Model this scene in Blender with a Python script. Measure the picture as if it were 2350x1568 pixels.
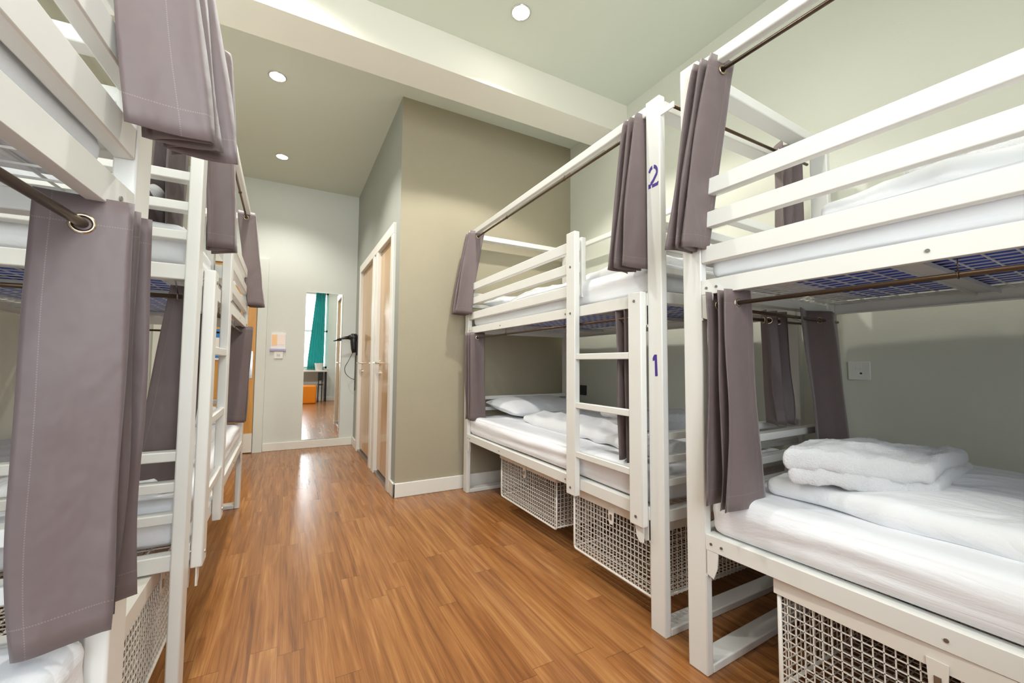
import bpy, bmesh, math, random
from mathutils import Vector, Matrix, noise
R = math.radians; PI = math.pi
scn = bpy.context.scene
for o in list(bpy.data.objects): bpy.data.objects.remove(o, do_unlink=True)
col = scn.collection

# ------------------------------------------------------------ camera, world, exposure
cam = bpy.data.cameras.new('camera'); cam.sensor_width = 36; cam.lens = 946/2350*36; cam.clip_start = .02
co = bpy.data.objects.new('camera', cam); col.objects.link(co)
YAW, PIT, ROL = .49675, .05436, .00732
fwd = Vector((math.sin(YAW)*math.cos(PIT), math.cos(YAW)*math.cos(PIT), math.sin(PIT)))
rt = Vector((math.cos(YAW), -math.sin(YAW), 0)); up = rt.cross(fwd)
r2 = rt*math.cos(ROL)+up*math.sin(ROL); u2 = -rt*math.sin(ROL)+up*math.cos(ROL)
M = Matrix((r2, u2, -fwd)).transposed().to_4x4(); M.translation = Vector((0, 0, 1.0))
co.matrix_world = M
scn.camera = co
scn.view_settings.view_transform = 'Standard'; scn.view_settings.look = 'None'
scn.view_settings.gamma = 1; scn.view_settings.use_curve_mapping = False
scn.view_settings.exposure = 0.24
w = bpy.data.worlds.new('daylight'); scn.world = w; w.use_nodes = True
w.node_tree.nodes['Background'].inputs[0].default_value = (.86, .93, 1, 1)
w.node_tree.nodes['Background'].inputs[1].default_value = 1.3

def area(name, loc, rot, sx, sy, power, colr):
    l = bpy.data.lights.new(name, 'AREA'); l.shape = 'RECTANGLE'; l.size = sx; l.size_y = sy
    l.energy = power; l.color = colr
    o = bpy.data.objects.new(name, l); col.objects.link(o); o.location = loc; o.rotation_euler = rot
    return o
area('window_daylight', (.1, -1.30, 1.80), (R(90), 0, 0), 1.6, 1.9, 92, (.92, .965, 1))
SPOTS = [(-.135, 3.38), (-.12, 4.71), (1.15, 2.04), (-.13, 2.04), (1.15, .70), (-.13, .70), (1.15, -.5), (-.13, -.5)]  # visible downlights first, then invented out-of-view spots added for fill, without fixtures
for i, (x, y) in enumerate(SPOTS):
    l = bpy.data.lights.new('downlight_or_added_spot', 'SPOT'); l.energy = (84, 56, 72, 62, 30, 34, 12, 20)[i]; l.color = (1, .97, .915)
    l.spot_size = R(122) if i < 3 else R(160); l.spot_blend = (.5, .7, .22, .9, .9, .9, .9, .9)[i]; l.shadow_soft_size = .04
    o = bpy.data.objects.new('downlight_or_added_spot', l); col.objects.link(o); o.location = (x, y, 3.06)

# ------------------------------------------------------------ materials
MATS = {}
def mat(name, colr, rough=.5, metal=0, spec=.5, emit=None, es=0, build=None, coat=0, sheen=0):
    m = bpy.data.materials.new(name); m.use_nodes = True
    nt = m.node_tree; b = nt.nodes['Principled BSDF']
    b.inputs['Base Color'].default_value = (*colr, 1); b.inputs['Roughness'].default_value = rough
    b.inputs['Metallic'].default_value = metal; b.inputs['Specular IOR Level'].default_value = spec
    b.inputs['Coat Weight'].default_value = coat; b.inputs['Sheen Weight'].default_value = sheen
    if emit: b.inputs['Emission Color'].default_value = (*emit, 1); b.inputs['Emission Strength'].default_value = es
    if build: build(nt, b)
    MATS[name] = m; return m
def N(nt, t, **k):
    n = nt.nodes.new(t)
    for a, v in k.items():
        if a.startswith('i_'):
            key = a[2:]; key = int(key) if key.isdigit() else key.replace('_', ' ')
            n.inputs[key].default_value = v
        else: setattr(n, a, v)
    return n
def noise_bump(scale, dist, detail=4, stretch=(1, 1, 1), strength=1.0, rough=.5):
    def f(nt, b):
        tc = N(nt, 'ShaderNodeTexCoord'); mp = N(nt, 'ShaderNodeMapping'); mp.inputs['Scale'].default_value = stretch
        nz = N(nt, 'ShaderNodeTexNoise', i_Scale=scale, i_Detail=detail, i_Roughness=rough)
        bp = N(nt, 'ShaderNodeBump', i_Distance=dist, i_Strength=strength)
        nt.links.new(tc.outputs['Object'], mp.inputs[0]); nt.links.new(mp.outputs[0], nz.inputs['Vector'])
        nt.links.new(nz.outputs['Fac'], bp.inputs['Height']); nt.links.new(bp.outputs[0], b.inputs['Normal'])
    return f
def mottled(c2, scale, fac, bump=None):
    def f(nt, b):
        tc = N(nt, 'ShaderNodeTexCoord'); nz = N(nt, 'ShaderNodeTexNoise', i_Scale=scale, i_Detail=5, i_Roughness=.6)
        rp = N(nt, 'ShaderNodeValToRGB'); c1 = b.inputs['Base Color'].default_value[:]
        rp.color_ramp.elements[0].position = .35; rp.color_ramp.elements[1].position = .7
        rp.color_ramp.elements[0].color = c1; rp.color_ramp.elements[1].color = [c1[i]*(1-fac)+c2[i]*fac for i in range(3)]+[1]
        nt.links.new(tc.outputs['Object'], nz.inputs['Vector']); nt.links.new(nz.outputs['Fac'], rp.inputs[0])
        nt.links.new(rp.outputs[0], b.inputs['Base Color'])
        if bump:
            nz2 = N(nt, 'ShaderNodeTexNoise', i_Scale=bump[0], i_Detail=3); bp = N(nt, 'ShaderNodeBump', i_Distance=bump[1])
            nt.links.new(tc.outputs['Object'], nz2.inputs['Vector']); nt.links.new(nz2.outputs['Fac'], bp.inputs['Height'])
            nt.links.new(bp.outputs[0], b.inputs['Normal'])
    return f
mat('wall_paint', (.69, .695, .60), .7, build=mottled((.645, .65, .56), 1.3, .35, (60, .0008)))
mat('wall_far_paint', (.69, .715, .665), .7, build=mottled((.65, .67, .62), 1.1, .3, (60, .0008)))
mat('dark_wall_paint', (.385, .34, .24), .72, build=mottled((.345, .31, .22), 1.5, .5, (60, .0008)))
mat('grey_wall_paint', (.36, .375, .335), .7, build=mottled((.33, .34, .30), 1.5, .5, (60, .0008)))
mat('ceiling_paint', (.655, .69, .59), .8, build=mottled((.62, .65, .55), .9, .4))
mat('beam_paint', (.78, .755, .66), .75)
mat('trim_paint', (.80, .78, .71), .4)
mat('white_metal', (.79, .785, .745), .34, spec=.5, build=noise_bump(9, .0012, 2))
mat('channel_metal', (.62, .61, .58), .5)
mat('basket_bounce_white', (.80, .76, .69), .4)  # frame white with the floor's pinkish bounce light mixed into the colour
mat('rod_bronze', (.10, .065, .04), .35, .7)
mat('bolt_steel', (.32, .31, .30), .35, .9)
mat('brass_ring', (.62, .50, .34), .25, 1)
mat('chrome', (.75, .74, .72), .15, 1)
mat('wood_door', (.56, .31, .13), .28, coat=.5)
mat('orange_door', (.62, .31, .075), .35)
mat('mirror_glass', (.93, .95, .94), .01, 1)
mat('black_plastic', (.012, .012, .014), .3)
mat('white_plastic', (.80, .79, .74), .35)
mat('socket_hole', (.05, .05, .05), .5)
mat('towel_cloth', (.93, .93, .94), .95, sheen=.5, build=noise_bump(190, .008, 3, rough=.9))
mat('pillow_cloth', (.81, .82, .835), .8, build=noise_bump(7, .012, 4, (1, .6, 1)))
mat('stencil_ink', (.065, .03, .26), .6)
mat('teal_cloth', (.012, .34, .33), .7, sheen=.3)
mat('orange_vinyl', (.90, .27, .01), .4)
mat('dark_metal', (.03, .03, .035), .4, .5)
mat('lamp_glow', (1, 1, 1), .5, emit=(1, .97, .92), es=45)
mat('steel_trim', (.33, .31, .27), .3, .8)
mat('paper', (.86, .84, .82), .5)
mat('paper_orange', (.93, .60, .33), .5)
mat('paper_blue', (.03, .22, .62), .5)
mat('lilac', (.45, .42, .66), .5)
mat('ottoman_black', (.02, .02, .02), .6)

def floor_nodes(nt, b):
    L = nt.links.new
    tc = N(nt, 'ShaderNodeTexCoord'); sp = N(nt, 'ShaderNodeSeparateXYZ'); L(tc.outputs['Object'], sp.inputs[0])
    def m(op, a, c=None, v=None):
        n = N(nt, 'ShaderNodeMath', operation=op)
        for i, q in enumerate((a, c)):
            if q is None: continue
            if isinstance(q, (int, float)): n.inputs[i].default_value = q
            else: L(q, n.inputs[i])
        return n.outputs[0]
    xs = m('DIVIDE', sp.outputs['X'], .082); row = m('FLOOR', xs); fx = m('FRACT', xs)
    wn = N(nt, 'ShaderNodeTexWhiteNoise', noise_dimensions='1D'); L(row, wn.inputs['W'])
    ys = m('ADD', m('DIVIDE', sp.outputs['Y'], .95), m('MULTIPLY', wn.outputs['Value'], 7.3)); cel = m('FLOOR', ys); fy = m('FRACT', ys)
    cb = N(nt, 'ShaderNodeCombineXYZ'); L(row, cb.inputs[0]); L(cel, cb.inputs[1])
    wid = N(nt, 'ShaderNodeTexWhiteNoise', noise_dimensions='2D'); L(cb.outputs[0], wid.inputs['Vector'])
    gx = m('ADD', m('MULTIPLY', sp.outputs['X'], 24), m('MULTIPLY', wid.outputs['Value'], 40))
    gy = m('ADD', m('MULTIPLY', sp.outputs['Y'], 1.15), m('MULTIPLY', wid.outputs['Value'], 23))
    gv = N(nt, 'ShaderNodeCombineXYZ'); L(gx, gv.inputs[0]); L(gy, gv.inputs[1]); L(m('MULTIPLY', wid.outputs['Value'], 9), gv.inputs[2])
    n1 = N(nt, 'ShaderNodeTexNoise', i_Scale=1.6, i_Detail=4, i_Roughness=.55, i_Distortion=.7); L(gv.outputs[0], n1.inputs['Vector'])
    gv2 = N(nt, 'ShaderNodeCombineXYZ'); L(m('MULTIPLY', gx, 6), gv2.inputs[0]); L(m('MULTIPLY', gy, 1.4), gv2.inputs[1])
    n2 = N(nt, 'ShaderNodeTexNoise', i_Scale=2.2, i_Detail=3, i_Roughness=.6); L(gv2.outputs[0], n2.inputs['Vector'])
    val = m('ADD', m('ADD', m('MULTIPLY', n1.outputs['Fac'], .95), m('MULTIPLY', n2.outputs['Fac'], .46)), m('MULTIPLY', wid.outputs['Value'], .13))
    rp = N(nt, 'ShaderNodeValToRGB'); L(m('SUBTRACT', val, .26), rp.inputs[0])
    e = rp.color_ramp.elements
    e[0].position = .22; e[0].color = (.15, .054, .018, 1)
    e[1].position = .80; e[1].color = (.47, .235, .083, 1)
    k = rp.color_ramp.elements.new(.42); k.color = (.26, .10, .029, 1)
    k = rp.color_ramp.elements.new(.58); k.color = (.34, .142, .043, 1)
    # seams
    ex = m('MINIMUM', fx, m('SUBTRACT', 1, fx)); ey = m('MINIMUM', fy, m('SUBTRACT', 1, fy))
    sx = m('LESS_THAN', ex, .012); sy = m('LESS_THAN', ey, .0016)
    sm = m('MAXIMUM', m('MULTIPLY', sx, .35), m('MULTIPLY', sy, .55))
    mx = N(nt, 'ShaderNodeMix', data_type='RGBA'); L(sm, mx.inputs[0]); L(rp.outputs[0], mx.inputs[6]); mx.inputs[7].default_value = (.10, .035, .012, 1)
    L(mx.outputs[2], b.inputs['Base Color'])
    nb = N(nt, 'ShaderNodeTexNoise', i_Scale=45, i_Detail=2); mpb = N(nt, 'ShaderNodeMapping'); mpb.inputs['Scale'].default_value = (1, .3, 1)
    L(tc.outputs['Object'], mpb.inputs[0]); L(mpb.outputs[0], nb.inputs['Vector'])
    bp = N(nt, 'ShaderNodeBump', i_Distance=.0006, i_Strength=.55); L(nb.outputs['Fac'], bp.inputs['Height']); L(bp.outputs[0], b.inputs['Normal'])
mat('floor_wood', (.5, .22, .07), .25, spec=.55, build=floor_nodes)

def grain(c1, c2, sc=(14, 14, 1.0)):
    def f(nt, b):
        tc = N(nt, 'ShaderNodeTexCoord'); mp = N(nt, 'ShaderNodeMapping'); mp.inputs['Scale'].default_value = sc
        nz = N(nt, 'ShaderNodeTexNoise', i_Scale=2, i_Detail=5, i_Roughness=.6, i_Distortion=.4)
        rp = N(nt, 'ShaderNodeValToRGB'); rp.color_ramp.elements[0].position = .3; rp.color_ramp.elements[1].position = .72
        rp.color_ramp.elements[0].color = (*c1, 1); rp.color_ramp.elements[1].color = (*c2, 1)
        nt.links.new(tc.outputs['Object'], mp.inputs[0]); nt.links.new(mp.outputs[0], nz.inputs['Vector'])
        nt.links.new(nz.outputs['Fac'], rp.inputs[0]); nt.links.new(rp.outputs[0], b.inputs['Base Color'])
    return f
grain((.50, .285, .105), (.64, .40, .175))(MATS['wood_door'].node_tree, MATS['wood_door'].node_tree.nodes['Principled BSDF'])
grain((.55, .26, .055), (.68, .36, .10))(MATS['orange_door'].node_tree, MATS['orange_door'].node_tree.nodes['Principled BSDF'])

def sheet_nodes(stretch, scale, dist):
    def f(nt, b):
        L = nt.links.new
        tc = N(nt, 'ShaderNodeTexCoord'); mp = N(nt, 'ShaderNodeMapping'); mp.inputs['Scale'].default_value = stretch
        nz = N(nt, 'ShaderNodeTexNoise', i_Scale=scale, i_Detail=5, i_Roughness=.55, i_Distortion=.8)
        bp = N(nt, 'ShaderNodeBump', i_Distance=dist, i_Strength=.6)
        L(tc.outputs['Object'], mp.inputs[0]); L(mp.outputs[0], nz.inputs['Vector']); L(nz.outputs['Fac'], bp.inputs['Height'])
        L(bp.outputs[0], b.inputs['Normal'])
    return f
mat('sheet_cloth', (.85, .86, .89), .75, build=sheet_nodes((2.6, .6, 2.8), 4, .012))
mat('duvet_cloth', (.87, .88, .90), .78, build=sheet_nodes((2.4, 1.3, 1.5), 4, .022))

def ticking(nt, b):
    L = nt.links.new
    tc = N(nt, 'ShaderNodeTexCoord'); sp = N(nt, 'ShaderNodeSeparateXYZ'); L(tc.outputs['Object'], sp.inputs[0])
    s = N(nt, 'ShaderNodeMath', operation='MULTIPLY', i_1=260); L(sp.outputs['X'], s.inputs[0])
    q = N(nt, 'ShaderNodeMath', operation='SINE'); L(s.outputs[0], q.inputs[0])
    g = N(nt, 'ShaderNodeMath', operation='GREATER_THAN', i_1=.75); L(q.outputs[0], g.inputs[0])
    mx = N(nt, 'ShaderNodeMix', data_type='RGBA'); L(g.outputs[0], mx.inputs[0])
    mx.inputs[6].default_value = (.045, .11, .62, 1); mx.inputs[7].default_value = (.05, .145, .60, 1)
    L(mx.outputs[2], b.inputs['Base Color'])
mat('mattress_ticking', (.02, .05, .3), .8, build=ticking)

def curtain_nodes(nt, b):
    L = nt.links.new
    uv = N(nt, 'ShaderNodeUVMap'); uv.uv_map = 'UVMap'; sp = N(nt, 'ShaderNodeSeparateXYZ'); L(uv.outputs[0], sp.inputs[0])
    def m(op, a, c=None, c2=None):
        n = N(nt, 'ShaderNodeMath', operation=op)
        for i, q in enumerate((a, c, c2)):
            if q is None: continue
            if isinstance(q, (int, float)): n.inputs[i].default_value = q
            else: L(q, n.inputs[i])
        return n.outputs[0]
    U, V = sp.outputs['X'], sp.outputs['Y']       # metres along the cloth / up from the hem
    def line(c, pos, wdt): return m('LESS_THAN', m('ABSOLUTE', m('SUBTRACT', c, pos)), wdt)
    def dash(c): return m('GREATER_THAN', m('SINE', m('MULTIPLY', c, 1800)), -.25)
    hem = m('MULTIPLY', m('MAXIMUM', line(V, .042, .0008), line(V, .603, .0008)), dash(U))
    side = m('MULTIPLY', line(U, .028, .0008), dash(V))
    st = m('MAXIMUM', hem, side)
    mx = N(nt, 'ShaderNodeMix', data_type='RGBA'); L(m('MULTIPLY', st, .38), mx.inputs[0])
    mx.inputs[6].default_value = b.inputs['Base Color'].default_value; mx.inputs[7].default_value = (.34, .27, .26, 1)
    L(mx.outputs[2], b.inputs['Base Color'])
    tc = N(nt, 'ShaderNodeTexCoord')
    nz = N(nt, 'ShaderNodeTexNoise', i_Scale=9, i_Detail=3); mp = N(nt, 'ShaderNodeMapping'); mp.inputs['Scale'].default_value = (1.2, 1.2, .8)
    L(tc.outputs['Object'], mp.inputs[0]); L(mp.outputs[0], nz.inputs['Vector'])
    hsum = m('ADD', m('MULTIPLY', nz.outputs['Fac'], .012), m('MULTIPLY', st, -.0006))
    hemb = m('MULTIPLY', m('GREATER_THAN', V, .603), .0012)
    bp = N(nt, 'ShaderNodeBump', i_Distance=1.0, i_Strength=.8); L(m('ADD', hsum, hemb), bp.inputs['Height']); L(bp.outputs[0], b.inputs['Normal'])
mat('curtain_cloth', (.138, .101, .099), .55, sheen=.25, build=curtain_nodes)

def glass_mat():
    m = bpy.data.materials.new('window_glass'); m.use_nodes = True; nt = m.node_tree; nt.nodes.clear()
    o = N(nt, 'ShaderNodeOutputMaterial'); t = N(nt, 'ShaderNodeBsdfTransparent'); g = N(nt, 'ShaderNodeBsdfGlossy', i_Roughness=.02)
    mx = N(nt, 'ShaderNodeMixShader'); fr = N(nt, 'ShaderNodeFresnel', i_IOR=1.25)
    nt.links.new(fr.outputs[0], mx.inputs[0]); nt.links.new(t.outputs[0], mx.inputs[1]); nt.links.new(g.outputs[0], mx.inputs[2]); nt.links.new(mx.outputs[0], o.inputs[0])
    MATS['window_glass'] = m
glass_mat()
def teal(nt, b):
    o = nt.nodes['Material Output']; t = N(nt, 'ShaderNodeBsdfTranslucent'); t.inputs[0].default_value = (.03, .46, .43, 1)
    mx = N(nt, 'ShaderNodeMixShader', i_0=.33); nt.links.new(b.outputs[0], mx.inputs[1]); nt.links.new(t.outputs[0], mx.inputs[2]); nt.links.new(mx.outputs[0], o.inputs[0])
teal(MATS['teal_cloth'].node_tree, MATS['teal_cloth'].node_tree.nodes['Principled BSDF'])

# ------------------------------------------------------------ mesh helpers
class MB:
    def __init__(s): s.v = []; s.f = []
    def box(s, x0, x1, y0, y1, z0, z1):
        if x0 > x1: x0, x1 = x1, x0
        if y0 > y1: y0, y1 = y1, y0
        if z0 > z1: z0, z1 = z1, z0
        b = len(s.v)
        s.v += [(x, y, z) for z in (z0, z1) for y in (y0, y1) for x in (x0, x1)]
        s.f += [tuple(b+i for i in q) for q in ((0, 2, 3, 1), (4, 5, 7, 6), (0, 1, 5, 4), (2, 6, 7, 3), (0, 4, 6, 2), (1, 3, 7, 5))]
        return s
    def bar(s, p, q, w_, h_=None):       # square bar between two points
        p, q = Vector(p), Vector(q); h_ = h_ or w_; d = (q-p).normalized()
        a = d.cross(Vector((0, 0, 1)));  a = Vector((1, 0, 0)) if a.length < 1e-4 else a.normalized()
        c = a.cross(d); b = len(s.v)
        for e in (p, q):
            for sa, sc in ((-1, -1), (1, -1), (1, 1), (-1, 1)): s.v.append(tuple(e+a*sa*w_/2+c*sc*h_/2))
        s.f += [tuple(b+i for i in k) for k in ((0, 1, 2, 3), (7, 6, 5, 4), (0, 4, 5, 1), (1, 5, 6, 2), (2, 6, 7, 3), (3, 7, 4, 0))]
        return s
    def tube(s, pts, r, n=10):
        pts = [Vector(p) for p in pts]; b = len(s.v); ref = Vector((0, 0, 1))
        for i, p in enumerate(pts):
            d = (pts[min(i+1, len(pts)-1)]-pts[max(i-1, 0)]).normalized()
            a = d.cross(ref)
            if a.length < .05: a = d.cross(Vector((1, 0, 0)))
            a.normalize(); c = a.cross(d)
            rr = r[i] if isinstance(r, (list, tuple)) else r
            for k in range(n):
                t = 2*PI*k/n; s.v.append(tuple(p+a*math.cos(t)*rr+c*math.sin(t)*rr))
        for i in range(len(pts)-1):
            for k in range(n):
                k2 = (k+1) % n; s.f.append((b+i*n+k, b+i*n+k2, b+(i+1)*n+k2, b+(i+1)*n+k))
        s.f.append(tuple(b+k for k in range(n))[::-1]); s.f.append(tuple(b+(len(pts)-1)*n+k for k in range(n)))
        return s
    def torus(s, c, axis, R_, r, n=20, m_=8):
        c = Vector(c); ax = Vector(axis).normalized(); a = ax.orthogonal().normalized(); e = ax.cross(a); b = len(s.v)
        for i in range(n):
            t = 2*PI*i/n; d = a*math.cos(t)+e*math.sin(t)
            for k in range(m_):
                q = 2*PI*k/m_; s.v.append(tuple(c+d*(R_+r*math.cos(q))+ax*r*math.sin(q)))
        for i in range(n):
            for k in range(m_):
                i2, k2 = (i+1) % n, (k+1) % m_; s.f.append((b+i*m_+k, b+i2*m_+k, b+i2*m_+k2, b+i*m_+k2))
        return s
    def prism(s, poly, fn, t0, t1):      # poly of (u,v), fn(u,v,t)->xyz
        b = len(s.v); n = len(poly)
        for t in (t0, t1):
            for u, v in poly: s.v.append(tuple(fn(u, v, t)))
        s.f.append(tuple(b+i for i in range(n))); s.f.append(tuple(b+n+i for i in range(n))[::-1])
        for i in range(n): j = (i+1) % n; s.f.append((b+i, b+n+i, b+n+j, b+j))
        return s
    def build(s, name, m, parent=None, smooth=False, bevel=0, seg=2, tf=None):
        me = bpy.data.meshes.new(name)
        vs = [tf(Vector(v)) for v in s.v] if tf else s.v
        me.from_pydata([tuple(v) for v in vs], [], s.f); me.update()
        bm = bmesh.new(); bm.from_mesh(me); bmesh.ops.recalc_face_normals(bm, faces=bm.faces); bm.to_mesh(me); bm.free()
        if smooth:
            for p in me.polygons: p.use_smooth = True
        me.materials.append(MATS[m] if isinstance(m, str) else m)
        o = bpy.data.objects.new(name, me); col.objects.link(o)
        if parent: o.parent = parent
        if bevel:
            b = o.modifiers.new('bevel', 'BEVEL'); b.width = bevel; b.segments = seg; b.limit_method = 'ANGLE'; b.angle_limit = R(40)
            b.harden_normals = False
            for p in me.polygons: p.use_smooth = True
            try: me.set_sharp_from_angle(angle=R(40))
            except Exception: pass
        return o
def tag(o, label, cat=None, group=None, kind=None):
    o['label'] = label
    if cat: o['category'] = cat
    if group: o['group'] = group
    if kind: o['kind'] = kind
    return o
def thing(name, label, cat, loc=(0, 0, 0), rz=0, group=None, kind=None):
    o = bpy.data.objects.new(name, None); col.objects.link(o); o.location = loc; o.rotation_euler = (0, 0, rz)
    o.empty_display_size = .1
    return tag(o, label, cat, group, kind)
def struct(name, mb, m, label, cat, parent=None, bevel=0):
    o = mb.build(name, m, parent, bevel=bevel); return tag(o, label, cat, kind='structure')

# ------------------------------------------------------------ the room
XR, XL, YF, YB, ZC, XC, YC = 2.342, -1.27, 5.43, -1.05, 3.09, .727, 3.16
struct('floor', MB().box(XL-.2, XR+.2, YB-.2, YF+.2, -.1, 0), 'floor_wood', 'glossy orange-brown wood strip floor', 'floor')
struct('ceiling', MB().box(XL-.2, XR+.2, YB-.2, YF+.2, ZC, ZC+.15), 'ceiling_paint', 'pale green-grey painted ceiling', 'ceiling')
struct('wall_right', MB().box(XR, XR+.2, YB-.2, YC, 0, ZC), 'wall_paint', 'pale sage wall behind the right bunks', 'wall')
struct('wall_left', MB().box(XL-.2, XL, YB-.2, YF+.2, 0, ZC), 'wall_paint', 'sage wall behind the left bunks', 'wall')
struct('wall_far', MB().box(XL, XC, YF, YF+.2, 0, ZC), 'wall_far_paint', 'pale wall at the far end with the mirror', 'wall')
cw = MB().box(XC, XR+.2, YC, YC+.1, 0, ZC)
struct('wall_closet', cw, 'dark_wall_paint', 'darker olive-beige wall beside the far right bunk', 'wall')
# closet side wall, with two door openings
D1, D2, DZ = (3.38, 3.95), (4.20, 4.98), 2.04
cs = MB()
for a, b in ((YC+.1, D1[0]), (D1[1], D2[0]), (D2[1], YF+.2)): cs.box(XC, XC+.12, a, b, 0, DZ)
cs.box(XC, XC+.12, YC+.1, YF+.2, DZ, ZC)
cs.box(XC-.0006, XC, YC+.0006, YC+.1, 0, ZC)
struct('wall_closet_side', cs, 'grey_wall_paint', 'grey-green wall holding the two wooden closet doors', 'wall')
struct('trim_1', MB().box(XL, XR, 2.40, 2.665, 2.847, ZC), 'beam_paint', 'cream painted beam crossing the ceiling', 'beam')
# back wall with the window opening
WX0, WX1, WZ0, WZ1 = -.72, .90, .84, 2.85
bw = MB().box(XL, WX0, YB-.2, YB, 0, ZC).box(WX1, XR, YB-.2, YB, 0, ZC).box(WX0, WX1, YB-.2, YB, 0, WZ0).box(WX0, WX1, YB-.2, YB, WZ1, ZC)
struct('wall_back', bw, 'wall_far_paint', 'pale wall around the window, seen in the mirror', 'wall')
win = thing('window_1', 'tall white window behind the teal curtain, seen in the mirror', 'window', (0, 0, 0), kind='structure')
fr = MB()
for a, b in ((WX0, WX0+.05), (WX1-.05, WX1)): fr.box(a, b, YB-.12, YB-.06, WZ0, WZ1)
for a, b in ((WZ0, WZ0+.06), (WZ1-.06, WZ1), (1.80, 1.85)): fr.box(WX0, WX1, YB-.12, YB-.06, a, b)
fr.box(.075, .105, YB-.11, YB-.07, WZ0, WZ1)
fr.build('window_frame', 'trim_paint', win, bevel=.004)
MB().box(WX0+.04, WX1-.04, YB-.093, YB-.089, WZ0+.04, WZ1-.04).build('window_pane', 'window_glass', win)
MB().box(WX0-.03, WX1+.03, YB-.2, YB+.03, WZ0-.03, WZ0).build('window_sill', 'trim_paint', win, bevel=.004)
# baseboards
def bb(name, mb, label): return struct(name, mb, 'trim_paint', label, 'baseboard', bevel=.004)
bb('baseboard_far', MB().box(-.225, XC-.016, YF-.016, YF, 0, .09), 'cream baseboard under the mirror')
bb('baseboard_closet', MB().box(XC-.016, XR, YC-.018, YC, 0, .105), 'cream baseboard on the olive-beige wall')
bb('baseboard_closet_side', MB().box(XC-.016, XC, 5.06, YF, 0, .10).box(XC-.016, XC, YC-.018, 3.29, 0, .105), 'short cream baseboards either side of the closet doors')
bb('baseboard_right', MB().box(XR-.016, XR, YB, YC-.018, 0, .10), 'cream baseboard on the right wall')
bb('baseboard_left', MB().box(XL, XL+.016, YB, YF, 0, .10), 'cream baseboard on the left wall')
bb('baseboard_back', MB().box(XL, XR, YB, YB+.016, 0, .10), 'cream baseboard under the window')
# closet door frame and doors
fm = MB(); q_ = .003
fm.box(XC-.022, XC+.10, D1[0]-.085, D1[0]+q_, 0, DZ-q_)
fm.box(XC-.022, XC+.10, D1[1]-q_, D1[1]+.085, 0, DZ-q_); fm.box(XC-.022, XC+.10, D2[0]-.085, D2[0]+q_, 0, DZ-q_)
fm.box(XC-.012, XC-.001, D1[1]+.085, D2[0]-.085, 0, DZ-q_)
fm.box(XC-.022, XC+.10, D2[1]-q_, D2[1]+.075, 0, DZ-q_)
fm.box(XC-.022, XC+.10, D1[0]-.085, D2[1]+.075, DZ-q_, DZ+.085)
struct('trim_2', fm, 'trim_paint', 'cream frame around the two closet doors', 'door frame', bevel=.004)
def closet_door(name, y0, y1, hy, label):
    t = thing(name, label, 'door', (0, 0, 0), kind='structure')
    MB().box(XC+.012, XC+.05, y0+.005, y1-.005, .045, DZ-.007).build('door_panel', 'wood_door', t, bevel=.003)
    MB().box(XC-.010, XC+.05, y0+.004, y1-.004, .0, .022).build('threshold_strip', 'steel_trim', t)
    h = MB().tube([(XC+.012, hy, 1.0), (XC-.045, hy, 1.0)], .009, 10)
    h.tube([(XC-.045, hy-.01, 1.0), (XC-.048, hy+.11 if hy < (y0+y1)/2 else hy-.11, 1.0)], .009, 10)
    h.tube([(XC+.013, hy, 1.0), (XC+.004, hy, 1.0)], .024, 16)
    h.build('door_handle', 'chrome', t, smooth=False)
    MB().tube([(XC+.013, hy, .91), (XC+.0, hy, .91)], .022, 16).build('thumb_turn', 'chrome', t)
closet_door('door_1', *D1, D1[1]-.06, 'nearer of the two glossy wooden closet doors')
closet_door('door_2', *D2, D2[1]-.07, 'farther wooden closet door, beside the hair dryer')
# orange entrance door on the far wall
dd = thing('door_3', 'orange wooden door on the far wall behind the left bunks', 'door', (0, 0, 0), kind='structure')
MB().box(-1.13, -.325, YF-.035, YF-.001, .01, 2.08).build('door_panel', 'orange_door', dd, bevel=.002)
MB().box(-1.13, -.325, YF-.039, YF-.034, .01, .215).build('kick_plate', 'trim_paint', dd)
MB().box(-.385, -.345, YF-.039, YF-.034, .82, 1.12).build('push_plate', 'chrome', dd)
df = MB().box(-.318, -.225, YF-.05, YF, 0, 2.17).box(-1.21, -1.135, YF-.05, YF, 0, 2.17).box(-1.135, -.318, YF-.05, YF, 2.085, 2.17)
struct('trim_3', df, 'wall_far_paint', 'pale frame of the orange wooden door', 'door frame', bevel=.003)

# ------------------------------------------------------------ downlights
for i, (x, y) in enumerate(SPOTS[:3]):
    lab = ['ceiling downlight in front of the closet corner', 'ceiling downlight nearest the mirror wall', 'ceiling downlight on the near side of the beam'][i]
    t = thing('ceiling_downlight', lab, 'light', (x, y, ZC), group='recessed ceiling downlights')
    MB().torus((0, 0, -.002), (0, 0, 1), .055, .006, 28, 8).build('trim_ring', 'chrome', t, smooth=True)
    MB().tube([(0, 0, -.006), (0, 0, .0)], .050, 28).build('bulb', 'lamp_glow', t)

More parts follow.
